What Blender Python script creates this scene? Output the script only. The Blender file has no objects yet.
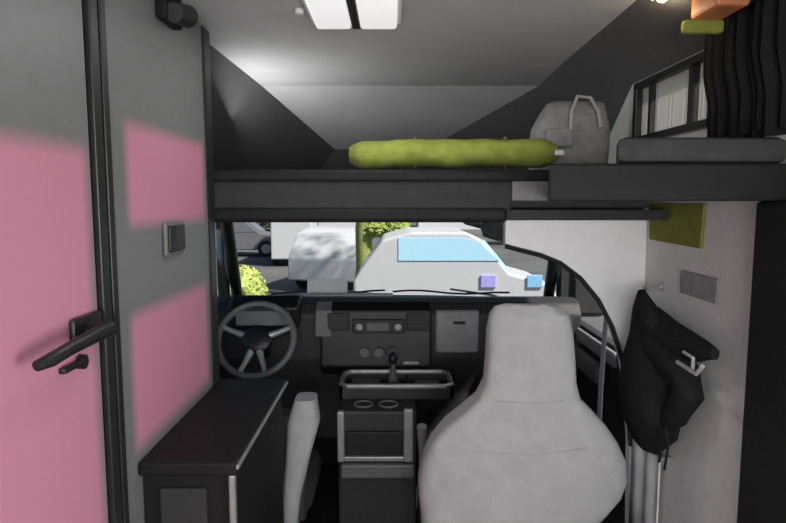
import bpy, bmesh, math, random
from mathutils import Vector, Matrix
random.seed(7)
PI = math.pi
S = bpy.context.scene
COL = S.collection

# ------------------------------------------------------------ camera, sky, lights, exposure
EYE = Vector((0, 0, 1.6)); PITCH = math.radians(5.85); F = 590.0
cd = bpy.data.cameras.new('camera'); cam = bpy.data.objects.new('camera', cd); COL.objects.link(cam)
cam.location = EYE; cam.rotation_euler = (PI/2 - PITCH, 0, 0)
cd.sensor_width = 36; cd.lens = F/786*36; cd.clip_start = 0.02; cd.clip_end = 400
S.camera = cam
S.view_settings.view_transform = 'Standard'; S.view_settings.look = 'None'
S.view_settings.exposure = 0.3; S.view_settings.gamma = 1; S.view_settings.use_curve_mapping = False
w = bpy.data.worlds.new('world'); S.world = w; w.use_nodes = True
nt = w.node_tree; nt.nodes.clear()
sky = nt.nodes.new('ShaderNodeTexSky'); sky.sky_type = 'HOSEK_WILKIE'; sky.turbidity = 6; sky.sun_direction = (0.6, 0.3, 0.75)
bgn = nt.nodes.new('ShaderNodeBackground'); bgn.inputs[1].default_value = 1.9
on = nt.nodes.new('ShaderNodeOutputWorld')
nt.links.new(sky.outputs[0], bgn.inputs[0]); nt.links.new(bgn.outputs[0], on.inputs[0])
def light(name, typ, loc, aim, energy, size=(0.5, 0.5), color=(1, 1, 1)):
    l = bpy.data.lights.new(name, typ); l.energy = energy; l.color = color
    o = bpy.data.objects.new(name, l); COL.objects.link(o); o.location = loc
    o.rotation_euler = (Vector(aim) - Vector(loc)).to_track_quat('-Z', 'Y').to_euler()
    if typ == 'AREA': l.shape = 'RECTANGLE'; l.size, l.size_y = size
    elif typ == 'SUN': l.angle = math.radians(3)
    else: l.shadow_soft_size = size[0]
    return o
light('sun', 'SUN', (5, -3.5, 7), (0, 0, 0), 5.5, color=(1, .96, .9))
light('side_fill_light', 'AREA', (0.9, 0.55, 1.12), (-0.6, 0.95, 0.9), 10.0, (0.7, 0.6))  # added lamp brightening the lower door; the right wall has no window here
light('rear_fill_light', 'AREA', (0.1, -1.3, 1.45), (0.6, 2.0, 1.3), 27, (1.0, 0.7))  # added fill lamp before the closed rear wall, no window there
light('ceiling_lamp_light', 'AREA', (-0.11, 1.68, 2.105), (-0.11, 1.70, 0), 2.0, (0.2, 0.25))
light('spot_lamp_light', 'POINT', (0.735, 1.63, 2.09), (0, 0, 0), 0.25, (0.02, 0.02), (1, .8, .5))
light('alcove_fill_light', 'AREA', (-0.70, 2.6, 1.88), (0.15, 2.75, 2.12), 2.9, (0.6, 0.2))  # added lamp hidden behind the partition to brighten the alcove ceiling, no window built

def P(px, py, D):
    """the world point seen at distance D ahead (measurement of the photo's layout)"""
    f = Vector((0, math.cos(PITCH), -math.sin(PITCH))); u = Vector((0, math.sin(PITCH), math.cos(PITCH)))
    r = Vector((px - 393, 0, 0)) + F*f + (261.5 - py)*u
    return EYE + r*(D/r.y)

# ------------------------------------------------------------ materials
def mat(name, color, rough=0.6, metal=0, var=0.12, scale=25, bump=0.0, emit=None, estr=0, spec=0.5):
    m = bpy.data.materials.new(name); m.use_nodes = True; n = m.node_tree.nodes; L = m.node_tree.links
    b = n['Principled BSDF']; b.inputs['Roughness'].default_value = rough; b.inputs['Metallic'].default_value = metal
    b.inputs['Specular IOR Level'].default_value = spec
    tc = n.new('ShaderNodeTexCoord'); nz = n.new('ShaderNodeTexNoise'); nz.inputs['Scale'].default_value = scale
    nz.inputs['Detail'].default_value = 4
    L.new(tc.outputs['Object'], nz.inputs['Vector'])
    r = n.new('ShaderNodeValToRGB'); c = Vector(color)
    r.color_ramp.elements[0].position = .3; r.color_ramp.elements[1].position = .7
    r.color_ramp.elements[0].color = (*(c*(1 - var)), 1); r.color_ramp.elements[1].color = (*[min(1, k) for k in c*(1 + var)], 1)
    L.new(nz.outputs['Fac'], r.inputs[0]); L.new(r.outputs[0], b.inputs['Base Color'])
    if bump:
        bp = n.new('ShaderNodeBump'); bp.inputs['Strength'].default_value = bump; bp.inputs['Distance'].default_value = .01
        L.new(nz.outputs['Fac'], bp.inputs['Height']); L.new(bp.outputs[0], b.inputs['Normal'])
    if emit: b.inputs['Emission Color'].default_value = (*emit, 1); b.inputs['Emission Strength'].default_value = estr
    return m
def glass(name, tint=(1, 1, 1), refl=0.06):
    m = bpy.data.materials.new(name); m.use_nodes = True; n = m.node_tree.nodes; L = m.node_tree.links; n.clear()
    t = n.new('ShaderNodeBsdfTransparent'); t.inputs[0].default_value = (*tint, 1)
    g = n.new('ShaderNodeBsdfGlossy'); g.inputs['Roughness'].default_value = .02
    mx = n.new('ShaderNodeMixShader'); mx.inputs[0].default_value = refl; o = n.new('ShaderNodeOutputMaterial')
    L.new(t.outputs[0], mx.inputs[1]); L.new(g.outputs[0], mx.inputs[2]); L.new(mx.outputs[0], o.inputs[0]); return m
def shaded_laminate(name, grey, pink, boxes):
    """pink fields (rectangles in object Y,Z); the grey ground paints in the darker lighting"""
    m = mat(name, grey, .45, var=.04); n = m.node_tree.nodes; L = m.node_tree.links; b = n['Principled BSDF']
    tc = n.new('ShaderNodeTexCoord'); sp = n.new('ShaderNodeSeparateXYZ'); L.new(tc.outputs['Object'], sp.inputs[0])
    def edge(sock, a, sgn):
        mr = n.new('ShaderNodeMapRange'); mr.inputs['From Min'].default_value = a - .02*sgn; mr.inputs['From Max'].default_value = a + .02*sgn
        L.new(sock, mr.inputs['Value']); return mr.outputs[0]
    tot = None
    for (y0, y1, z0, z1) in boxes:
        v = None
        for s in (edge(sp.outputs[1], y0, 1), edge(sp.outputs[1], y1, -1), edge(sp.outputs[2], z0, 1), edge(sp.outputs[2], z1, -1)):
            if v is None: v = s
            else:
                k = n.new('ShaderNodeMath'); k.operation = 'MULTIPLY'; L.new(v, k.inputs[0]); L.new(s, k.inputs[1]); v = k.outputs[0]
        if tot is None: tot = v
        else:
            k = n.new('ShaderNodeMath'); k.operation = 'MAXIMUM'; L.new(tot, k.inputs[0]); L.new(v, k.inputs[1]); tot = k.outputs[0]
    mx = n.new('ShaderNodeMix'); mx.data_type = 'RGBA'; L.new(tot, mx.inputs[0])
    L.new(b.inputs['Base Color'].links[0].from_socket, mx.inputs[6]); mx.inputs[7].default_value = (*pink, 1)
    L.new(mx.outputs[2], b.inputs['Base Color']); return m
def translucent(name, col):
    m = bpy.data.materials.new(name); m.use_nodes = True; n = m.node_tree.nodes; L = m.node_tree.links; n.clear()
    d = n.new('ShaderNodeBsdfDiffuse'); t = n.new('ShaderNodeBsdfTranslucent'); mx = n.new('ShaderNodeMixShader'); o = n.new('ShaderNodeOutputMaterial')
    d.inputs[0].default_value = (*col, 1); t.inputs[0].default_value = (*col, 1); mx.inputs[0].default_value = .45
    L.new(d.outputs[0], mx.inputs[1]); L.new(t.outputs[0], mx.inputs[2]); L.new(mx.outputs[0], o.inputs[0]); return m
GREY = (.19, .19, .19); PINK = (.60, .25, .35)  # GREY carries the dimmer lighting painted into door and partition
M = dict(
 dark=mat('dark_laminate', (.012, .012, .012), .6, spec=.2), black=mat('black_plastic', (.012, .012, .013), .45),
 edge=mat('dark_edge_trim', (.02, .02, .02), .4), alu=mat('brushed_aluminium', (.5, .5, .5), .35, .7),
 wall=mat('beige_wall_board', (.7, .7, .69), .7, var=.05), light=mat('pale_moulded_trim', (.88, .88, .88), .5, var=.03),
 ceil=mat('ceiling_lining', (.5, .5, .5), .8, var=.04, scale=8), cheek=mat('alcove_side_shaded', (.09, .09, .09), .95, bump=.3, scale=120),  # cheek: shade on the alcove sides is put into its colour
 floor=mat('dark_vinyl_floor', (.02, .02, .021), .6), dash=mat('dashboard_plastic', (.035, .035, .036), .55, bump=.1, scale=200),
 dashl=mat('grey_dash_plastic', (.16, .16, .16), .5), silver=mat('silver_plastic', (.42, .42, .42), .35, .3),
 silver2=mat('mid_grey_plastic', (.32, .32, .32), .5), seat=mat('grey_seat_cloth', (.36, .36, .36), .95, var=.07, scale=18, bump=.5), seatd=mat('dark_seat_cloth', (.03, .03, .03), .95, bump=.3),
 piping=mat('pale_piping', (.45, .45, .45), .8), fascia=mat('grey_bunk_fascia', (.04, .04, .04), .85, spec=.2), mattress=mat('mattress_ticking', (.05, .05, .05), .95, spec=.2),
 green=mat('yellow_green_cloth', (.29, .35, .06), .95, var=.3, scale=14, bump=.5), olive=mat('olive_cloth', (.20, .22, .035), .95),
 bag=mat('light_grey_canvas', (.30, .30, .30), .95, var=.15, bump=.4), jacket=mat('black_jacket_cloth', (.014, .014, .015), .9, spec=.2, bump=.3),
 lining=mat('pale_lining', (.4, .4, .4), .8), white=mat('white_plastic', (.8, .8, .8), .35, var=.02), orange=mat('orange_brown_wood', (.5, .17, .06), .5, var=.25, scale=12),
 curtain=mat('dark_curtain_cloth', (.014, .014, .014), .95, spec=.15), lace=mat('pale_window_blind', (.45, .45, .42), .9),
 glow=mat('lamp_diffuser', (.8, .8, .8), .4, emit=(1, 1, 1), estr=.5), warm=mat('warm_lens', (.9, .85, .6), .4, emit=(1, .95, .6), estr=1.1),
 pink=shaded_laminate('pink_door_laminate_shaded', GREY, PINK, [(.5, 1.165, -1, 1.70)]),
 panel=shaded_laminate('pink_panel_laminate_shaded', GREY, PINK, [(1.345, 1.885, 1.545, 1.775), (1.33, 1.875, 1.02, 1.335)]),
 blind=translucent('pleated_blind_cloth', (.5, .5, .46)), glass=glass('clear_glass'), asphalt=mat('asphalt', (.10, .10, .10), .9, var=.25, scale=.6), carwhite=mat('white_car_paint', (.62, .62, .62), .3, var=.02),
 cargrey=mat('grey_car_paint', (.16, .16, .17), .3), bluegl=mat('pale_blue_car_glass', (.5, .82, 1.0), .25, var=.04), tyre=mat('tyre_rubber', (.02, .02, .02), .8),
 hedge=mat('dark_hedge_leaves', (.07, .075, .06), .9, var=.4, scale=3), bush=mat('yellow_green_leaves', (.42, .5, .12), .8, var=.35, scale=9),
 bark=mat('mossy_bark', (.30, .34, .09), .9, var=.3), house=mat('white_render', (.7, .7, .7), .8), cyan=mat('sky_blue_panel', (.3, .6, .9), .4),
 lav=mat('lavender_panel', (.45, .4, .85), .5))

# ------------------------------------------------------------ builders
class B:
    def __init__(s): s.bm = bmesh.new()
    def _merge(s, t):
        me = bpy.data.meshes.new('t'); t.to_mesh(me); t.free(); s.bm.from_mesh(me); bpy.data.meshes.remove(me); return s
    def box(s, a, b, r=0, seg=2, rot=None):
        t = bmesh.new(); bmesh.ops.create_cube(t, size=1)
        c = [(p + q)/2 for p, q in zip(a, b)]; d = [abs(q - p) for p, q in zip(a, b)]
        bmesh.ops.scale(t, vec=d, verts=t.verts)
        if r: bmesh.ops.bevel(t, geom=t.edges[:], offset=min(r, min(d)*.49), segments=seg, affect='EDGES', profile=.5)
        if rot: bmesh.ops.transform(t, matrix=rot.to_4x4(), verts=t.verts)
        bmesh.ops.translate(t, vec=c, verts=t.verts); return s._merge(t)
    def rings(s, rings, cap=True, closed=True):
        t = bmesh.new(); R = [[t.verts.new(p) for p in r] for r in rings]
        for a, b in zip(R, R[1:]):
            n = len(a)
            for i in range(n if closed else n - 1): t.faces.new((a[i], a[(i+1) % n], b[(i+1) % n], b[i]))
        if cap and closed: t.faces.new(R[0][::-1]); t.faces.new(R[-1])
        bmesh.ops.recalc_face_normals(t, faces=t.faces[:]); return s._merge(t)
    def tube(s, pts, r, n=10, cap=True):
        pts = [Vector(p) for p in pts]; rr = r if isinstance(r, (list, tuple)) else [r]*len(pts); out = []; up = None
        for i, p in enumerate(pts):
            d = (pts[min(i+1, len(pts)-1)] - pts[max(i-1, 0)]).normalized()
            if up is None: up = d.orthogonal().normalized()
            up = (up - d*up.dot(d)).normalized(); v = d.cross(up)
            out.append([p + (up*math.cos(k*2*PI/n) + v*math.sin(k*2*PI/n))*rr[i] for k in range(n)])
        return s.rings(out, cap)
    def prism(s, poly, axis, a, b, r=0):
        """polygon of 2-D points extruded along an axis ('x': points are y,z; 'y': x,z; 'z': x,y)"""
        f = {'x': lambda p, t: (t, p[0], p[1]), 'y': lambda p, t: (p[0], t, p[1]), 'z': lambda p, t: (p[0], p[1], t)}[axis]
        t = bmesh.new(); lo = [t.verts.new(f(p, a)) for p in poly]; hi = [t.verts.new(f(p, b)) for p in poly]; n = len(poly)
        t.faces.new(lo); t.faces.new(hi[::-1])
        for i in range(n): t.faces.new((lo[i], lo[(i+1) % n], hi[(i+1) % n], hi[i]))
        bmesh.ops.recalc_face_normals(t, faces=t.faces[:])
        if r: bmesh.ops.bevel(t, geom=t.edges[:], offset=r, segments=2, affect='EDGES', profile=.5)
        return s._merge(t)
    def cyl(s, c, r, d, n=24, r2=None):
        c = Vector(c); d = Vector(d); return s.tube([c, c + d], [r, r if r2 is None else r2], n)
    def torus(s, c, R, r, nrm, n=48, a0=0, a1=2*PI):
        q = Vector(nrm).to_track_quat('Z', 'Y'); c = Vector(c); full = abs(a1 - a0 - 2*PI) < 1e-4
        out = []
        for i in range(n + (0 if full else 1)):
            a = a0 + (a1 - a0)*i/n
            out.append([c + q @ Vector(((R + r*math.cos(b))*math.cos(a), (R + r*math.cos(b))*math.sin(a), r*math.sin(b))) for b in [k*2*PI/8 for k in range(8)]])
        if full: out.append(out[0]); return s.rings(out, cap=False)._weld()
        return s.rings(out)
    def _weld(s): bmesh.ops.remove_doubles(s.bm, verts=s.bm.verts, dist=1e-5); return s
    def blob(s, c, rad, sub=3, amp=.12, fr=3, seed=0):
        t = bmesh.new(); bmesh.ops.create_icosphere(t, subdivisions=sub, radius=1)
        from mathutils import noise
        for v in t.verts:
            k = 1 + amp*noise.noise(v.co*fr + Vector((seed, seed*.7, 0))); v.co = Vector((v.co.x*rad[0]*k, v.co.y*rad[1]*k, v.co.z*rad[2]*k)) + Vector(c)
        return s._merge(t)
    def leaves(s, c, rad, n, size):
        t = bmesh.new()
        for _ in range(n):
            d = Vector([random.gauss(0, 1) for _ in range(3)]).normalized()*random.uniform(.75, 1.08)
            p = Vector((c[0] + d.x*rad[0], c[1] + d.y*rad[1], c[2] + d.z*rad[2]))
            a = Vector([random.gauss(0, 1) for _ in range(3)]).normalized(); b = a.orthogonal().normalized()*size*.45; a = a*size
            t.faces.new([t.verts.new(p - a), t.verts.new(p + b), t.verts.new(p + a), t.verts.new(p - b)])
        return s._merge(t)
    def build(s, name, m, parent=None, smooth=False, label=None, kind=None):
        me = bpy.data.meshes.new(name); s.bm.to_mesh(me); s.bm.free(); me.materials.append(M[m])
        o = bpy.data.objects.new(name, me); COL.objects.link(o)
        if smooth:
            for p in me.polygons: p.use_smooth = True
            try: me.set_sharp_from_angle(angle=math.radians(40))
            except Exception: pass
        if parent:
            o.parent = parent; o.matrix_parent_inverse = Matrix.Translation(parent.location).inverted()
        if label: o['label'] = label
        if kind: o['kind'] = kind
        return o
def thing(name, label, cat, loc, group=None):
    o = bpy.data.objects.new(name, None); o.empty_display_size = .05; COL.objects.link(o); o.location = loc
    return tag(o, label, cat, group)
def tag(o, label, cat, group=None):
    o['label'] = label; o['category'] = cat
    if group: o['group'] = group
    return o
def struct(o, label=None, cat=None):
    o['kind'] = 'structure'
    if label: o['label'] = label
    if cat: o['category'] = cat
    return o

RW = .95; LX = -.6; CZ = 2.15
# ------------------------------------------------------------ setting: living area shell
struct(B().box((-1.0, -1.5, -.04), (1.0, 3.5, 0)).build('floor', 'floor'), 'dark vinyl floor of the motorhome', 'floor')
b = B().box((-1.0, -1.5, CZ), (1.0, 1.72, CZ + .03)); b.prism([(-1.0, 1.72), (.68, 1.72), (.70, 2.9), (-.63, 2.9), (-.65, 2.05), (-1.0, 2.05)], 'z', CZ, CZ + .03)
struct(b.build('ceiling', 'ceil'), 'pale grey ceiling running forward over the bunk', 'ceiling')
struct(B().box((-1.0, 3.47, -.04), (1.0, 3.50, .98)).build('wall_bulkhead', 'dark'), 'dark footwell bulkhead under the windscreen', 'wall')
struct(B().box((-1.0, -1.53, 0), (1.0, -1.5, CZ)).build('wall_rear', 'wall'), 'rear wall of the living area', 'wall')
# right side wall with the opening of the bunk window (Y 1.76..2.34, z 1.82..2.05)
b = B().box((RW, -1.5, 0), (RW + .04, 2.22, 1.82)).box((RW, 2.22, 1.5), (RW + .04, 3.9, 1.82)).box((RW, -1.5, 2.05), (RW + .04, 3.3, CZ)) \
  .box((RW, -1.5, 1.82), (RW + .04, 1.76, 2.05)).box((RW, 2.34, 1.82), (RW + .04, 3.3, 2.05))
struct(b.build('wall_right', 'wall'), 'beige grey side wall behind the hanging jacket', 'wall')
struct(B().box((-.99, -1.5, 0), (LX - .03, .32, CZ)).build('wall_left', 'wall'), 'left side wall of the living area', 'wall')
# left partition panel with switch; door; dark edge trims
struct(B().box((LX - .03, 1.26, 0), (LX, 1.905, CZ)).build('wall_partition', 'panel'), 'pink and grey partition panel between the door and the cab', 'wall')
struct(B().box((LX - .04, 1.195, 0), (LX + .008, 1.228, CZ), .003).box((LX - .04, 1.238, 0), (LX + .008, 1.262, CZ), .003).box((LX-.04, 1.22, 0), (LX - .002, 1.245, CZ)).build('trim_1', 'edge'), 'black door frame strip beside the pink door', 'trim')
struct(B().box((LX - .05, 1.905, 0), (LX + .006, 1.985, CZ), .012).build('trim_2', 'edge'), 'dark rounded edge post at the cab end of the partition', 'trim')
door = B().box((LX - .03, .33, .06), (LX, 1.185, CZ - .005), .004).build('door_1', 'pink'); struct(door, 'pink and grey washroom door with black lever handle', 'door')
h = B().box((LX, 1.07, 1.318), (LX + .014, 1.175, 1.382), .012).cyl((LX, 1.12, 1.352), .017, (.05, 0, 0))
h.tube([(LX + .048, 1.13, 1.352), (LX + .052, 1.08, 1.355), (LX + .05, .98, 1.350), (LX + .048, .93, 1.345), (LX + .040, .905, 1.342)], [.016, .014, .012, .012, .009])
hd = h.build('door_handle', 'black', door, True, 'black lever handle on a round rose')
B().cyl((LX + .001, 1.10, 1.295), .014, (.012, 0, 0)).box((LX, 1.03, 1.29), (LX + .014, 1.09, 1.302), .004).build('door_lock', 'black', door, True)
# switch and bracket on the partition
t = thing('light_switch', 'dark grey double rocker light switch on the pink partition panel', 'light switch', (LX + .001, 1.6, 1.49))
B().box((LX + .001, 1.53, 1.455), (LX + .012, 1.665, 1.545), .005).build('switch_plate', 'dashl', t)
B().box((LX + .010, 1.54, 1.465), (LX + .02, 1.592, 1.535), .004).build('switch_rocker', 'black', t)
B().box((LX + .010, 1.60, 1.465), (LX + .018, 1.655, 1.535), .004).build('switch_rocker', 'dash', t)
t = thing('wall_lamp', 'unlit black wall lamp high on the partition panel at the ceiling', 'wall lamp', (LX + .001, 1.6, 2.1))
B().box((LX + .001, 1.54, 2.06), (LX + .03, 1.66, 2.15), .006).build('lamp_base', 'dark', t)
B().cyl((LX + .045, 1.55, 2.075), .024, (.0, .10, .02), 20, .03).build('lamp_shade', 'black', t, True)

# ------------------------------------------------------------ bunk alcove over the cab
b = B()
b.rings([[(-.65, 2.0, CZ), (-.63, 2.9, CZ), (-.35, 3.6, 1.91)], [(-.82, 2.0, 2.0), (-.80, 2.95, 1.98), (-.45, 3.72, 1.80)], [(-.95, 2.0, 1.6), (-.93, 3.0, 1.6), (-.6, 3.9, 1.6)]], cap=False, closed=False)
struct(b.build('wall_alcove_left', 'cheek', smooth=True), 'bunk alcove side on the left, shade put into its dark colour', 'wall')
b = B()
b.rings([[(.66, 1.0, CZ), (.68, 2.4, CZ), (.70, 2.9, CZ), (.20, 3.6, 1.91)], [(.84, 1.0, 2.12), (.84, 2.4, 2.11), (.83, 2.95, 2.0), (.35, 3.72, 1.80)], [(.95, 1.0, 2.06), (.95, 2.4, 2.06), (.94, 3.0, 1.6), (.6, 3.9, 1.6)]], cap=False, closed=False)
struct(b.build('wall_alcove_right', 'cheek', smooth=True), 'bunk alcove side on the right, shade put into its dark colour', 'wall')
b = B().rings([[(-.63, 2.9, CZ), (.70, 2.9, CZ)], [(-.35, 3.6, 1.91), (.20, 3.6, 1.91)]], cap=False, closed=False)
struct(b.build('ceiling_slope', 'ceil'), 'pale sloping front of the alcove ceiling', 'ceiling')
b = B().rings([[(-.35, 3.6, 1.91), (.20, 3.6, 1.91)], [(-.45, 3.72, 1.80), (.35, 3.72, 1.80)], [(-.6, 3.9, 1.6), (.6, 3.9, 1.6)]], cap=False, closed=False)
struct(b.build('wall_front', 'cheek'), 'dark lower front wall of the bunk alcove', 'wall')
bunk = thing('bunk_bed', 'grey bunk over the cab with dark edge board and thin mattress', 'bunk bed', (0, 2.6, 1.53))
B().box((-.93, 2.0, 1.535), (.93, 3.85, 1.57)).box((-.93, 2.0, 1.57), (.40, 2.03, 1.69), .006).build('bunk_board', 'fascia', bunk)
B().box((-.93, 1.99, 1.665), (.93, 2.035, 1.705), .008).build('top_rail', 'dark', bunk)
B().box((-.93, 1.985, 1.528), (.385, 2.04, 1.578), .014).build('bottom_rail', 'dark', bunk)
B().box((.40, 1.995, 1.60), (.525, 2.03, 1.69), .005).box((.53, 1.995, 1.60), (.60, 2.03, 1.69), .005).build('fascia_panel', 'dashl', bunk)
B().box((-.9, 2.04, 1.57), (.9, 3.70, 1.70), .03).build('mattress', 'mattress', bunk)
sh = thing('side_shelf', 'dark shelf with grey pad along the right wall under the bunk window', 'shelf', (.8, 1.65, 1.6))
B().prism([(.367, 1.40), (.949, 1.40), (.949, 1.985), (.525, 1.985)], 'z', 1.60, 1.688, .006).build('shelf_board', 'dark', sh)
B().prism([(.53, 1.42), (.946, 1.42), (.946, 1.98), (.74, 1.98)], 'z', 1.689, 1.752, .02).build('pad', 'mattress', sh, True)
# yellow green blanket roll
t = thing('rolled_blanket', 'yellow green rolled blanket lying on the front edge of the bunk', 'blanket', (.22, 2.14, 1.706))
b = B(); rg = []
from mathutils import noise
for i in range(33):
    x = -.155 + .74*i/32; e = min(1, .35 + 3*min(i, 32 - i)/8)**.5
    rg.append([(x, 2.15 + .075*e*math.cos(a)*(1 + .08*noise.noise((x*9, a, 0))), 1.763 + (.002 if x < 0 else .008) + .05*e*math.sin(a)*(1 + .12*noise.noise((x*11, 3, a)))) for a in [k*2*PI/20 for k in range(20)]])
b.rings(rg); b.build('roll', 'green', t, True)
for x in (.08, .40): B().torus((x, 2.15, 1.770), .056, .004, (1, 0, 0), 28).build('strap', 'olive', t, True)
B().box((.55, 2.09, 1.758), (.60, 2.13, 1.778), .006).build('care_tag', 'white', t)
# bag
t = thing('canvas_bag', 'light grey canvas bag with handles slumped on the bunk beside the window', 'bag', (.69, 2.28, 1.71))
b = B(); rg = []
for k, (z, hw, cx, hy) in enumerate([(1.708, .12, .685, .06), (1.72, .145, .685, .09), (1.80, .15, .685, .10), (1.88, .145, .69, .09), (1.94, .125, .70, .07), (1.975, .11, .71, .045), (1.985, .09, .715, .02)]):
    rg.append([(cx + hw*math.copysign(abs(math.cos(a))**.6, math.cos(a))*(1 + .05*noise.noise((a*2, z*14, 0))), 2.345 + hy*math.copysign(abs(math.sin(a))**.6, math.sin(a)), z) for a in [j*2*PI/28 for j in range(28)]])
b.rings(rg).build('bag_body', 'bag', t, True)
B().tube([(.66, 2.225, 1.86), (.665, 2.24, 1.93), (.69, 2.26, 1.99), (.74, 2.26, 1.985), (.765, 2.24, 1.93), (.77, 2.225, 1.87)], .007).build('handle', 'lining', t, True)
B().box((.57, 2.222, 1.80), (.67, 2.25, 1.87), .01).build('pocket', 'bag', t)
# window in the alcove wall
wn = B().box((RW - .02, 1.76, 1.82), (RW + .05, 1.79, 2.05), .004).box((RW - .02, 2.31, 1.82), (RW + .05, 2.34, 2.05), .004).box((RW - .02, 1.76, 1.82), (RW + .05, 2.34, 1.845), .004).box((RW - .02, 1.76, 2.025), (RW + .05, 2.34, 2.05), .004).box((RW - .01, 1.90, 1.83), (RW + .02, 1.925, 2.04)).box((RW - .01, 2.20, 1.83), (RW + .02, 2.22, 2.04)).build('window_1', 'edge')
struct(wn, 'dark framed side window of the bunk alcove', 'window')
B().box((RW + .02, 1.79, 1.845), (RW + .024, 2.31, 2.025)).build('window_pane', 'glass', wn)
for k, (y0, y1) in enumerate([(1.775, 1.89), (1.935, 2.19), (2.225, 2.32)]):
    rg = [[(RW + .008 + .005*math.sin(y*260), y, z) for z in (1.835, 2.045)] for y in [y0 + i*(y1 - y0)/40 for i in range(41)]]
    t = B().rings(rg, cap=False, closed=False).build('window_blind', 'blind', smooth=True)
    tag(t, 'pale pleated blind in the alcove window, ' + ['nearest the dark curtain', 'widest in the middle', 'narrow one beside the grey bag'][k], 'blind', 'blinds in the alcove window')
# corner curtain, pelmet and spot lamp
t = thing('window_curtain', 'dark gathered curtain hanging between bunk window and camera on the right', 'curtain', (.88, 1.5, 1.78))
b = B(); rg = []
for i in range(61):
    y = 1.37 + .37*i/60; x = .895 + .022*math.sin(i*1.1) + .008*math.sin(i*.37)
    rg.append([(x + (.02 if z < 1.9 else 0), y, z + .01*math.sin(i*.5)) for z in (1.764, 1.86, 1.95, 2.03, 2.085)])
b.rings(rg, cap=False, closed=False)
o = b.build('curtain_cloth', 'curtain', t, True); m_ = o.modifiers.new('thick', 'SOLIDIFY'); m_.thickness = .004
B().tube([(.895, 1.35, 2.085), (.895, 1.75, 2.085)], .007).build('curtain_rod', 'black', t)
t = thing('curtain_pelmet', 'orange brown wooden block at the ceiling beside the small spot lamp', 'pelmet', (.83, 1.55, 2.06))
B().box((.775, 1.47, 2.068), (.86, 1.60, 2.148), .01).build('pelmet_block', 'orange', t)
B().box((.757, 1.585, 2.036), (.862, 1.612, 2.070), .008).build('cloth_strap', 'olive', t, label='olive cloth strap')
t = thing('spot_lamp', 'small round lit ceiling spot lamp with warm yellow lens', 'lamp', (.738, 1.63, 2.15))
B().torus((.738, 1.63, 2.146), .048, .006, (0, 0, 1), 32).cyl((.738, 1.63, 2.15), .048, (0, 0, -.006)).build('lamp_ring', 'white', t, True)
B().cyl((.738, 1.63, 2.144), .042, (0, 0, -.010), 24, .034).build('lens', 'warm', t, True)
# ceiling light
t = thing('ceiling_light', 'white rectangular ceiling light with two bright diffusers and dark middle bar', 'ceiling light', (-.11, 1.68, CZ))
B().box((-.245, 1.50, CZ - .015), (.025, 1.865, CZ - .001), .006).build('light_frame', 'white', t)
B().box((-.232, 1.51, CZ - .035), (-.125, 1.85, CZ - .012), .012, 3).build('diffuser', 'glow', t, True)
B().box((-.098, 1.51, CZ - .035), (.012, 1.85, CZ - .012), .012, 3).build('diffuser', 'glow', t, True)
B().box((-.124, 1.50, CZ - .030), (-.099, 1.862, CZ - .014), .004).build('middle_bar', 'edge', t)
B().cyl((-.27, 1.765, CZ), .012, (0, 0, -.014)).build('switch_knob', 'white', t, True)

# ------------------------------------------------------------ right side: arch trim, wall things
arc = [(505, 246), (520, 250), (540, 255), (560, 263), (580, 278), (598, 300), (612, 327), (622, 360), (628, 400), (630, 445), (632, 523)]
D = 2.2; pts = [(P(x, y, D).x, P(x, y, D).z) for x, y in arc]
pts[-1] = (pts[-1][0], .02)
poly = [(RW, .02), (RW, 1.598), (.455, 1.598), (.43, 1.585), (.417, 1.56)] + pts
struct(B().prism(poly, 'y', D, D + .05, .006).build('wall_arch', 'light'), 'pale moulded arch panel round the cab opening beside the passenger seat', 'wall')
b = B().tube([(x, D - .004, z) for x, z in pts[:-1]], .009, 8)
struct(b.build('trim_3', 'edge', smooth=True), 'black rubber seal along the curved edge of the pale arch panel', 'trim')
struct(B().box((.90, 1.18, 0), (.948, 1.475, 1.60), .01).build('trim_4', 'dark'), 'dark upright post at the right edge of the living area', 'trim')
t = tag(B().prism([(1.80, 1.455), (2.16, 1.46), (2.17, 1.592), (1.79, 1.592)], 'x', RW - .012, RW - .001, .003).build('wall_patch', 'olive'), 'olive colour patch added on the right wall just under the shelf', 'wall patch')  # flat piece added for an olive tint on the wall
t = tag(B().box((RW - .008, 1.70, 1.30), (RW - .001, 1.92, 1.375), .002).build('wall_sign', 'bag'), 'blank light grey plate on the right wall above the jacket', 'plate')

# jacket hanging on a hook
t = thing('wall_hook', 'small black wall hook holding the jacket', 'hook', (RW - .001, 2.06, 1.29))
B().tube([(RW - .002, 2.06, 1.30), (RW - .05, 2.06, 1.29), (RW - .07, 2.06, 1.30)], .006).build('hook_arm', 'alu', t)
B().cyl((RW - .001, 2.06, 1.30), .016, (-.006, 0, 0)).build('hook_plate', 'alu', t)
t = thing('hooded_jacket', 'black jacket with crumpled sleeves hanging on the right wall', 'jacket', (RW - .06, 2.05, .85))
def lump(b, path, rr, fl=.55, n=16, sd=0):
    rg = []
    for i, (p, r) in enumerate(zip(path, rr)):
        p = Vector(p); d = (Vector(path[min(i+1, len(path)-1)]) - Vector(path[max(i-1, 0)])).normalized()
        u = Vector((1, 0, 0)); v = d.cross(u).normalized()
        rg.append([p + u*r*fl*math.sin(a)*(1 + .3*noise.noise((a*1.5, i*.8, sd))) + v*r*math.cos(a)*(1 + .25*noise.noise((a*1.5, i*.9, sd + 5))) for a in [k*2*PI/n for k in range(n)]])
    return b.rings(rg)
WX = RW - .075
def W(px, py, x=WX):   # point on a plane parallel to the side wall
    dd = x*F/(px - 393); q = P(px, py, dd); return (x, dd, q.z)
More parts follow.
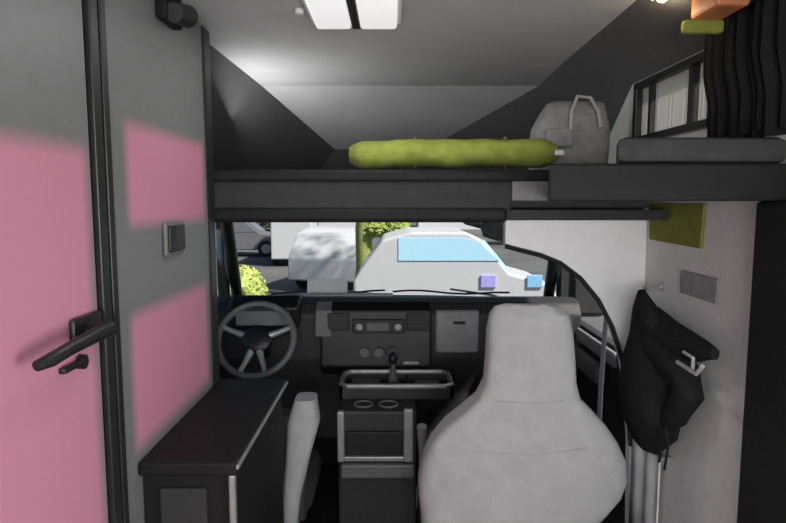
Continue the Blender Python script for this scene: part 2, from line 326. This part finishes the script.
b = lump(B(), [W(644, 290), W(646, 305), W(652, 330), W(656, 360), W(657, 395), W(657, 420), W(655, 440)], [.02, .05, .10, .15, .16, .15, .08])
b.build('jacket_body', 'jacket', t, True)
b = lump(B(), [W(655, 325), W(672, 336), W(690, 343), W(708, 350), W(722, 354)], [.07, .06, .048, .034, .016], .8, sd=3); b.build('sleeve', 'jacket', t, True)
b = lump(B(), [W(665, 345), W(680, 362), W(692, 376), W(697, 392), W(686, 412), W(672, 422)], [.07, .065, .055, .05, .045, .03], .8, sd=9); b.build('sleeve', 'jacket', t, True)
b = lump(B(), [W(646, 296, WX - .03), W(652, 310, WX - .04), W(655, 325, WX - .04), W(660, 338, WX - .03)], [.018, .035, .042, .02], .7, sd=4); b.build('hood', 'jacket', t, True)
b = B().tube([W(684, 362, WX - .045), W(694, 368, WX - .05), W(704, 374, WX - .05), W(710, 366, WX - .05)], .006).tube([W(690, 352, WX-.045), W(700, 358, WX-.045), W(700, 372, WX-.045)], .005)
b.build('cuff_lining', 'lining', t, True, 'pale lining showing at the cuff')
b = B().tube([W(675, 425, WX-.03), W(679, 445, WX - .04), W(676, 470, WX - .04)], .004).tube([W(668, 428, WX-.03), W(672, 448, WX - .04), W(670, 462, WX - .04)], .004)
b.build('drawstring', 'jacket', t, True)
t = thing('hanging_towel', 'pale grey towel hanging below the black jacket', 'towel', (RW - .03, 2.05, .4))
rg = []
for i in range(25):
    y = 1.935 + .235*i/24; rg.append([(RW - .035 + .005*math.sin(i*.6), y, z) for z in (.35, .5, .6, .73)])
o = B().rings(rg, cap=False, closed=False).build('towel_cloth', 'white', t, True); m_ = o.modifiers.new('thick', 'SOLIDIFY'); m_.thickness = .006
B().tube([(RW - .035, 1.92, .73), (RW - .035, 2.18, .73)], .006).box((RW - .035, 1.922, .725), (RW - .001, 1.930, .735)).build('towel_rail', 'alu', t)

# ------------------------------------------------------------ left low cabinet
t = thing('side_cabinet', 'dark low cabinet with pale metal corner strip beside the partition', 'cabinet', (-.48, 1.68, 0))
B().box((LX + .002, 1.35, .0), (-.385, 1.98, .955), .004).build('cabinet_body', 'dark', t)
B().box((LX + .001, 1.325, .955), (-.367, 1.99, .99), .008).build('worktop', 'dark', t)
B().box((-.555, 1.338, .08), (-.445, 1.352, .92), .004).build('cabinet_door', 'fascia', t, label='slightly lighter grey door')
B().box((-.39, 1.335, .0), (-.375, 1.355, .955), .004).build('corner_strip', 'alu', t, label='pale metal corner strip')
B().tube([(-.367, 1.33, .978), (-.367, 1.98, .978)], .006).build('edge_strip', 'alu', t, label='pale metal edge strip')

# ------------------------------------------------------------ passenger seat
def sec(L, R, y, D, th, yy=0):
    a = P(L, y, D + th*.5); c = P(R, y, D + th*.5); return ((a.x + c.x)/2, (c.x - a.x)/2, a.z, th, D + th*.5 + yy)
def loftsec(secs, ex=.5, n=36, amp=.03):
    rg = []
    for (cx, hw, z, th, cy) in secs:
        rg.append([(cx + hw*math.copysign(abs(math.cos(a))**ex, math.cos(a)), cy + th*.5*math.copysign(abs(math.sin(a))**ex, math.sin(a)), z + amp*.2*noise.noise((a*2, z*8, 1))) for a in [k*2*PI/n for k in range(n)]])
    return B().rings(rg)
seat = thing('passenger_seat', 'tall grey cloth passenger seat seen from behind with built in headrest', 'seat', (.38, 2.0, 0))
D = 1.75
s = [sec(506, 552, 306, D, .04, .03), sec(496, 562, 308, D, .07, .02), sec(490, 568, 314, D, .10), sec(487, 571, 330, D, .12), sec(486, 573, 355, D, .13), sec(484, 574, 380, D, .13), sec(476, 578, 396, D, .13), sec(462, 590, 408, D, .14), sec(444, 603, 422, D, .15), sec(430, 614, 438, D, .16), sec(422, 622, 456, D, .17), sec(418, 624, 475, D, .17), sec(418, 618, 492, D, .17), sec(420, 604, 508, D, .17), sec(421, 588, 523, D, .17), sec(423, 580, 560, D, .17), sec(430, 570, 600, D, .15)]
loftsec(s).build('backrest', 'seat', seat, True)
B().box((.18, 1.88, .40), (.66, 2.42, .56), .06, 4).build('seat_cushion', 'seatd', seat, True)
b = B()
for pl in ([(484, 398), (500, 402), (530, 404), (560, 402), (577, 397)], [(440, 440), (480, 452), (530, 456), (580, 450), (612, 440)]):
    b.tube([P(x, y, D - .003 if 0 < i < len(pl)-1 else D + .03) for i, (x, y) in enumerate(pl)], .003, 6)
b.build('seam', 'seat', seat, True)
B().box((.20, 1.92, .10), (.58, 2.34, .40), .02).build('seat_base', 'black', seat)
B().box((.16, 1.90, .0), (.62, 2.36, .10), .01).build('floor_plate', 'black', seat)
B().box((.60, 1.79, .50), (.68, 1.90, .70), .03, 3).build('recliner_cover', 'black', seat, True)
# driver seat
seat = thing('driver_seat', 'dark low driver seat with pale side bolsters behind the steering wheel', 'seat', (-.5, 2.35, 0))
def slab(path, hw, th, n=16):
    return B().rings([[(x + hw_*math.copysign(abs(math.cos(a))**.6, math.cos(a)), y + th*math.copysign(abs(math.sin(a))**.6, math.sin(a)), z) for a in [k*2*PI/n for k in range(n)]] for (x, y, z), hw_ in zip(path, hw)])
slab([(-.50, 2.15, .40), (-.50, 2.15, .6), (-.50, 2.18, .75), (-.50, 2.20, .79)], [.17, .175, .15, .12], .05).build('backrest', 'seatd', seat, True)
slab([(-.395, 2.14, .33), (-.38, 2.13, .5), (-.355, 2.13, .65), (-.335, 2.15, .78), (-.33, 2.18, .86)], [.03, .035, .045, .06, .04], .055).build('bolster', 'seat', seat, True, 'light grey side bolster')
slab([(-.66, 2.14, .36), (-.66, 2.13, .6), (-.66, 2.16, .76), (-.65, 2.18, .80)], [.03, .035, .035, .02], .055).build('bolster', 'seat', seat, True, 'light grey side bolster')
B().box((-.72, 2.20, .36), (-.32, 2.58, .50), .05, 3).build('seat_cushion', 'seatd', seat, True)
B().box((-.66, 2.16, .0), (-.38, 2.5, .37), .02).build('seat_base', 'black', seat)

# ------------------------------------------------------------ cab: dashboard, wheel, console, doors, windscreen
dbd = thing('dashboard', 'dark plastic dashboard with radio and grey glovebox panel under the windscreen', 'dashboard', (0, 3.1, .4))
prof = [(3.45, .35), (3.0, .35), (2.98, .62), (2.93, .80), (2.92, 1.03), (2.96, 1.085), (3.05, 1.10), (3.45, 1.04)]
B().prism(prof, 'x', -.95, .95, .012).build('dash_body', 'dash', dbd)
# centre stack
B().prism([(2.93, .72), (2.86, .78), (2.88, 1.06), (2.95, 1.10), (3.0, 1.0), (3.0, .72)], 'x', -.36, .19, .01).build('centre_stack', 'black', dbd)
B().prism([(2.90, .93), (2.865, .93), (2.875, 1.06), (2.93, 1.10), (2.96, 1.06)], 'x', -.385, -.305, .006).build('side_trim', 'dashl', dbd, label='lighter grey trim beside the radio')
r = B().box((-.20, 2.855, .95), (.06, 2.875, 1.02), .006).build('radio', 'dash', dbd)
B().box((-.13, 2.850, .965), (-.02, 2.857, 1.005), .002).build('radio_screen', 'dashl', r)
B().cyl((-.165, 2.857, .985), .016, (0, -.014, 0)).build('knob', 'silver', r, True)
B().cyl((.025, 2.857, .985), .016, (0, -.014, 0)).build('knob', 'silver', r, True)
for x in (-.27, .12):
    b = B().box((x - .055, 2.868, .96), (x + .055, 2.880, 1.05), .01)
    for k in range(4): b.box((x - .048, 2.862, .972 + k*.02), (x + .048, 2.870, .976 + k*.02))
    b.build('air_vent', 'dash', dbd)
b = B()
for x in (-.14, -.07, 0): b.cyl((x, 2.855, .86), .024, (0, -.02, 0))
b.build('heater_controls', 'dashl', dbd, True)
B().box((.05, 2.845, .795), (.13, 2.862, .812), .004).build('badge_strip', 'silver', dbd)
# passenger panel and glovebox
g = B().box((.21, 2.89, .84), (.43, 2.925, 1.06), .025, 3).build('glovebox', 'silver2', dbd, True)
B().box((.30, 2.882, .99), (.36, 2.893, 1.005), .004).build('glovebox_handle', 'black', g)
B().box((.50, 2.895, .75), (.90, 2.925, 1.05), .02, 3).build('passenger_panel', 'dash', dbd, True)
# cluster hood
B().prism([(2.83, .98), (2.80, 1.09), (2.90, 1.135), (3.10, 1.10), (3.0, 1.0)], 'x', -.80, -.46, .012).build('instrument_hood', 'black', dbd)
B().box((-.76, 2.80, 1.0), (-.50, 2.835, 1.075), .006).build('instrument_cluster', 'dashl', dbd)
B().box((-.49, 3.10, 1.094), (.0, 3.16, 1.106), .005).build('reflection_line', 'silver', dbd)  # silver strip drawn for the thin line below the reflection
t = thing('reflection_board', 'white board standing for a reflection on the dashboard under the windscreen', 'reflection_board', (-.36, 3.22, 1.1))  # added board that stands for a bonnet and dash reflection
B().box((-.47, 3.20, 1.092), (-.25, 3.212, 1.175), .003, rot=Matrix.Rotation(-.35, 3, 'X')).build('board_front', 'white', t)
B().box((-.465, 3.214, 1.095), (-.255, 3.222, 1.172), rot=Matrix.Rotation(-.35, 3, 'X')).build('board_back', 'lining', t)
# steering wheel
t = thing('steering_wheel', 'dark steering wheel with silver spokes in front of the driver', 'steering wheel', (-.635, 2.72, .95))
c = Vector((-.635, 2.68, .965)); nrm = Vector((0, -.85, .53)).normalized(); q = nrm.to_track_quat('Z', 'Y')
B().torus(c, .175, .015, nrm, 56).build('rim', 'dashl', t, True)
def wp(x, y, z=0): return c + q @ Vector((x, y, z))
b = B().rings([[wp(r_*1.15*math.cos(a), r_*math.sin(a), z_) for a in [k*2*PI/28 for k in range(28)]] for r_, z_ in ((.05, -.04), (.062, -.03), (.062, -.005), (.05, .006), (.02, .01))])
b.build('hub', 'black', t, True)
for ang in (20, 160, 250, 290):
    a = math.radians(ang); b = B().tube([wp(.05*math.cos(a), .05*math.sin(a), -.015), wp(.11*math.cos(a), .11*math.sin(a), -.012), wp(.17*math.cos(a), .17*math.sin(a), 0)], [.018, .013, .012])
    b.build('spoke', 'silver', t, True)
B().cyl(wp(0, 0, -.03), .035, tuple(nrm*-.17)).build('column', 'black', t, True)
B().tube([wp(.04, .0, -.08), wp(.12, .04, -.08), wp(.16, .05, -.075)], [.008, .008, .011]).build('stalk', 'black', t, True)
# centre console tray
t = thing('centre_console', 'low centre console with pale rimmed tray and dark open cubby', 'console', (0, 2.5, 0))
B().box((-.235, 2.42, .0), (.10, 2.80, .715), .012).build('console_body', 'dash', t)
b = B().box((-.235, 2.58, .715), (.265, 2.81, .728)).box((-.24, 2.575, .715), (-.228, 2.815, .768)).box((.258, 2.575, .715), (.27, 2.815, .768)).box((-.24, 2.575, .715), (.27, 2.588, .768)).box((-.24, 2.803, .715), (.27, 2.815, .768)).box((.06, 2.58, .715), (.07, 2.81, .76))
b.build('tray', 'dash', t)
B().box((.10, 2.62, .728), (.22, 2.76, .75), .008).build('coin_holder', 'dashl', t)
B().box((-.20, 2.62, .728), (-.06, 2.78, .75), .008).build('tray_mat', 'dashl', t)
def rim(x0, x1, y0, y1, z, r):
    k = .03; return B().tube([(x0 + k, y0, z), (x1 - k, y0, z), (x1, y0 + k, z), (x1, y1 - k, z), (x1 - k, y1, z), (x0 + k, y1, z), (x0, y1 - k, z), (x0, y0 + k, z), (x0 + k, y0, z)], r, 8)
rim(-.235, .265, 2.58, 2.81, .772, .012).build('tray_rim', 'silver', t, True, 'pale rim of the tray')
b = B().box((-.215, 2.405, .50), (.06, 2.425, .52), .004).box((-.235, 2.395, .50), (-.205, 2.425, .72), .006).box((.045, 2.395, .50), (.085, 2.425, .73), .006)
b.build('cubby_frame', 'silver', t, label='pale frame round the dark cubby')
B().box((-.20, 2.400, .53), (.04, 2.418, .63), .003).build('cubby', 'black', t)
B().box((-.22, 2.39, .43), (.09, 2.425, .49), .008).build('lower_drawer', 'dashl', t)
for x in (-.13, -.02):
    B().torus((x, 2.50, .718), .04, .005, (0, 0, 1), 28).build('cup_holder', 'dashl', t, True)
t = thing('gear_lever', 'dark gear lever standing on the centre console', 'gear lever', (.0, 2.69, .7285))
B().tube([(0, 2.70, .7285), (0, 2.68, .83), (.0, 2.66, .86)], [.03, .012, .01]).build('lever_shaft', 'dashl', t, True)
B().blob((.0, 2.655, .88), (.022, .022, .03), 2, 0).build('lever_knob', 'black', t, True)
t = thing('handbrake_lever', 'pale grey handbrake lever beside the passenger seat', 'handbrake', (.14, 2.35, 0))
B().box((.105, 2.28, 0), (.15, 2.45, .42), .01).build('bracket', 'black', t)
B().tube([(.13, 2.42, .42), (.125, 2.38, .55), (.118, 2.34, .68)], [.018, .018, .021]).build('lever_grip', 'silver', t, True)

# cab sides
def cabside(x0, x1): return B().box((x0, 2.25, 0), (x1, 3.62, .98)).box((x0, 2.0 if x0 < 0 else 2.25, 1.50), (x1, 3.62, 1.53)).box((x0, 2.0 if x0 < 0 else 2.25, .98), (x1, 2.36, 1.5)).box((x0, 3.30, .98), (x1, 3.40, 1.5))
dp = cabside(.95, .99).build('door_2', 'dash'); struct(dp, 'dark passenger door of the cab', 'door')
B().box((.955, 2.36, .98), (.96, 3.30, 1.5)).build('door_glass', 'glass', dp)
B().box((.90, 2.55, .78), (.949, 3.1, .88), .02, 3).build('armrest', 'dashl', dp, True)
B().box((.925, 2.42, .90), (.949, 3.2, .965), .01, 3).build('door_cap', 'silver', dp, True, 'pale grey upper door strip')
B().box((.91, 2.5, .25), (.949, 3.1, .42), .015, 3).build('door_pocket', 'dash', dp, True)
dl = cabside(-.99, -.95).box((-.99, 2.0, 0), (-.95, 2.25, .98)).build('door_3', 'dash'); struct(dl, 'dark driver door of the cab', 'door')
B().box((-.96, 2.36, .98), (-.955, 3.30, 1.5)).build('door_glass', 'glass', dl)
# windscreen (curved in plan), frame
rg = []
for i in range(25):
    x = -.93 + 1.86*i/24; bow = .16*(x/.93)**2
    rg.append([(x*(1 - .06*k), 3.66 - bow - .40*k, 1.0 + .52*k) for k in (0, .25, .5, .75, 1)])
ws = B().rings(rg, cap=False, closed=False).build('window_2', 'glass', smooth=True); struct(ws, 'wide curved windscreen of the cab', 'window')
def wsp(x, k, off=0): return (x*(1 - .06*k), 3.66 - .16*(x/.93)**2 - .40*k + off, 1.0 + .52*k)
b = B().tube([wsp(-.93, k/4) for k in range(5)], .032).tube([wsp(.93, k/4) for k in range(5)], .032)
b.tube([wsp(-.93 + 1.86*i/16, 1) for i in range(17)], .02).tube([wsp(-.93 + 1.86*i/16, .0) for i in range(17)], .014)
struct(b.build('trim_5', 'edge', smooth=True), 'black pillars and edge round the windscreen', 'trim')
for x0, x1 in ((-.75, -.05), (.0, .72)):
    t = thing('windscreen_wiper', 'thin black wiper lying at the foot of the windscreen on the ' + ('driver side' if x0 < 0 else 'passenger side'), 'wiper', (x0, 3.6, 1.02))
    B().tube([wsp(x0 + (x1 - x0)*k/8, .06 + .02*math.sin(k), .05) for k in range(9)], .006).build('blade', 'black', t)
    B().tube([wsp(x1, .0, .08), wsp((x0 + x1)/2, .10, .06)], .007).build('wiper_arm', 'silver', t)
# seat belt and mirror
t = thing('seat_belt', 'pale grey seat belt hanging by the curved edge of the arch panel', 'seat belt', (.86, 2.3, .6))
b = B(); pth = [(.86, 2.36, 1.44), (.868, 2.34, 1.25), (.85, 2.33, 1.05), (.84, 2.32, .85), (.835, 2.31, .60)]
b.rings([[(x - .002, y - .022, z), (x + .002, y - .022, z), (x + .002, y + .022, z), (x - .002, y + .022, z)] for x, y, z in pth]); b.build('webbing', 'piping', t)
B().box((.85, 2.245, 1.42), (.885, 2.39, 1.48), .008).build('belt_guide', 'black', t)
B().box((.82, 2.28, .50), (.85, 2.34, .60), .006).build('buckle', 'black', t)
t = thing('door_mirror', 'black door mirror outside the passenger window', 'mirror', (1.1, 3.2, 1.1))
B().box((1.02, 3.34, .93), (1.23, 3.46, 1.29), .04, 3).build('mirror_housing', 'black', t, True)
B().box((1.04, 3.332, .96), (1.21, 3.342, 1.26), .02, 2).build('mirror_glass', 'dash', t)
B().tube([(.99, 3.38, 1.02), (1.08, 3.38, 1.04)], .02).build('mirror_arm', 'black', t)

# ------------------------------------------------------------ outside
GZ = -.6
struct(B().box((-60, 4.2, GZ - .1), (60, 90, GZ)).box((-60, -20, GZ - .1), (60, 4.2, GZ)).build('ground', 'asphalt'), 'grey asphalt car park outside', 'ground')
def car(name, label, cat, loc, L, Wd, H, paint, glassm, rz=0, van=False, group=None, low=None):
    """side profile along local x (nose to +x), windows, wheels, lamps"""
    t = thing(name, label, cat, loc, group); t.rotation_euler = (0, 0, rz)
    R = Matrix.Translation(Vector(loc)) @ Matrix.Rotation(rz, 4, 'Z')
    def fin(b, n, m, sm=False, label=None):
        o = b.build(n, m, t, sm, label); o.matrix_parent_inverse = Matrix.Identity(4); return o
    h = L/2; y = Wd/2
    if van: pr = [(-h, .25), (-h, H*.97), (-h + .08, H), (h*.45, H), (h*.62, H*.93), (h*.84, H*.55), (h, H*.48), (h, .25)]
    else: pr = [(-h, .28), (-h, H*.55), (-h*.93, H*.66), (-h*.72, H*.93), (-h*.45, H), (h*.1, H), (h*.25, H*.93), (h*.52, H*.63), (h*.95, H*.52), (h, H*.4), (h, .28)]
    fin(B().prism(pr, 'y', -y, y, .04), 'body', paint)
    if van:
        wsb = [(h*.42, H*.58), (h*.42, H*.88), (h*.60, H*.88), (h*.78, H*.58)]
    else:
        wsb = [(-h*.72, H*.66), (-h*.62, H*.90), (-h*.4, H*.95), (h*.06, H*.95), (h*.2, H*.90), (h*.44, H*.66)]
    if low: wsb = [(-h*.56, H*low), (-h*.56, H*.95), (h*.06, H*.95), (h*.2, H*.92), (h*.42, H*low)]
    for sy in (-1, 1): fin(B().prism(wsb, 'y', sy*(y - .01), sy*(y + .012)), 'side_window', glassm)
    x0, z0, x1, z1 = (h*.62, H*.93, h*.84, H*.55) if van else (h*.27, H*.91, h*.51, H*.64)
    b = B().rings([[(x0, -y*.85, z0 + .01), (x0, y*.85, z0 + .01), (x0 + .02, y*.85, z0 + .03), (x0 + .02, -y*.85, z0 + .03)], [(x1, -y*.92, z1 + .01), (x1, y*.92, z1 + .01), (x1 + .02, y*.92, z1 + .03), (x1 + .02, -y*.92, z1 + .03)]])
    fin(b, 'windscreen', glassm)
    for sx in (-.62, .62):
        for sy in (-1, 1):
            wl = fin(B().cyl((h*sx, sy*(y - .18), .32), .32, (0, sy*.2, 0), 24), 'wheel', 'tyre', True)
            o = B().cyl((h*sx, sy*(y + .02), .32), .19, (0, sy*.015, 0), 20).build('hub_cap', 'silver', wl); o.matrix_parent_inverse = Matrix.Identity(4)
    for sy in (-1, 1): fin(B().box((h - .03, sy*y*.6 - .14, H*.36), (h + .015, sy*y*.6 + .14, H*.46), .02), 'headlamp', 'white')
    return t
pc = car('parked_car', 'large white car with pale blue windows parked on the right', 'car', (.98, 10.0, GZ), 3.2, 1.8, 1.72, 'carwhite', 'bluegl', low=.745)
for n_, m_, x_ in (('blue_side_patch', 'cyan', 1.22), ('lavender_side_patch', 'lav', .50)):  # small coloured squares set on the side of the car
    o = B().box((x_ - .12, -.93, .86), (x_ + .12, -.90, 1.06), .01).build(n_, m_, pc); o.matrix_parent_inverse = Matrix.Identity(4); o['label'] = n_.replace('_', ' ')
car('parked_van', 'white van parked far left, seen through the windscreen', 'van', (-3.5, 21.5, GZ), 3.6, 1.35, 2.2, 'carwhite', 'cargrey', 1.62, True)
car('parked_car', 'white car parked between the white van and the yellow green tree', 'car', (-1.15, 16.0, GZ), 4.1, 1.8, 1.5, 'carwhite', 'cargrey', 1.3)
car('parked_car', 'dark grey car parked at the far left of the windscreen', 'car', (-6.4, 24.0, GZ), 4.2, 1.8, 1.5, 'cargrey', 'cargrey', .1)
# bush
t = thing('round_bush', 'bright yellow green bush outside at the left end of the windscreen', 'bush', (-2.05, 8.0, GZ))
B().blob((-2.05, 8.0, .38), (.26, .26, .30), 3, .3).leaves((-2.05, 8.0, .38), (.30, .28, .32), 900, .035).build('foliage', 'bush', t)
B().tube([(-2.05, 8.0, GZ), (-2.03, 8.0, -.2), (-2.05, 8, .2)], [.04, .03, .02]).build('stem', 'bark', t)
# tree
t = thing('tree', 'yellow green tree with mossy trunk outside the middle of the windscreen', 'tree', (-.55, 12.5, GZ))
B().tube([(-.62, 12.5, GZ), (-.60, 12.5, .2), (-.63, 12.5, 1.0), (-.58, 12.5, 2.0), (-.5, 12.5, 3.2)], [.24, .19, .17, .14, .07]).tube([(-.62, 12.5, .75), (-.3, 12.45, .98), (.05, 12.4, 1.1)], [.08, .06, .04]).build('trunk', 'bark', t, True)
b = B()
for (x, y, z, r) in ((-.3, 12.5, 1.02, .30), (.05, 12.4, 1.05, .28), (-.9, 12.5, 2.6, .8), (-.2, 12.6, 3.2, .9), (.4, 12.5, 2.3, .7)): b.leaves((x, y, z), (r, r, r*.6 if z > 2 else .17), 900, .05)
b.build('foliage', 'bush', t)
for i, (x, y, hh, wdt) in enumerate([(-14, 34, 3.2, 5), (-8.3, 36, 2.9, 3), (9.5, 30, 3.5, 5), (16, 32, 4, 5)]):
    lab = ['dark hedge block farthest left beyond the car park', 'dark hedge block behind the white van', 'dark hedge block behind the white and blue car', 'dark hedge block farthest right beyond the car park'][i]
    tag(B().blob((x, y, GZ + hh*.45), (wdt, 1.0, hh*.55), 4, .35, 2, i).leaves((x, y, GZ + hh*.45), (wdt, 1.1, hh*.58), 1500, .18).build('hedge', 'hedge'), lab, 'hedge', 'hedges beyond the car park')
for x, y, wdt, hh, lab in ((-2.6, 42, 6, 5, 'white rendered house with grey roof behind the trees'), (5.5, 46, 7, 5, 'white rendered house farther right beyond the car park')):
    t = thing('house', lab, 'house', (x, y, GZ))
    B().box((x - wdt/2, y, GZ), (x + wdt/2, y + 5, GZ + hh*.6)).build('wall', 'house', t)
    B().prism([(x - wdt/2 - .3, GZ + hh*.6), (x + wdt/2 + .3, GZ + hh*.6), (x, GZ + hh)], 'y', y - .3, y + 5.3).build('roof', 'cargrey', t)
    for k in (-.3, .3): B().box((x + wdt*k - .5, y - .04, GZ + 1.0), (x + wdt*k + .5, y + .02, GZ + 2.2)).build('window', 'cargrey', t)
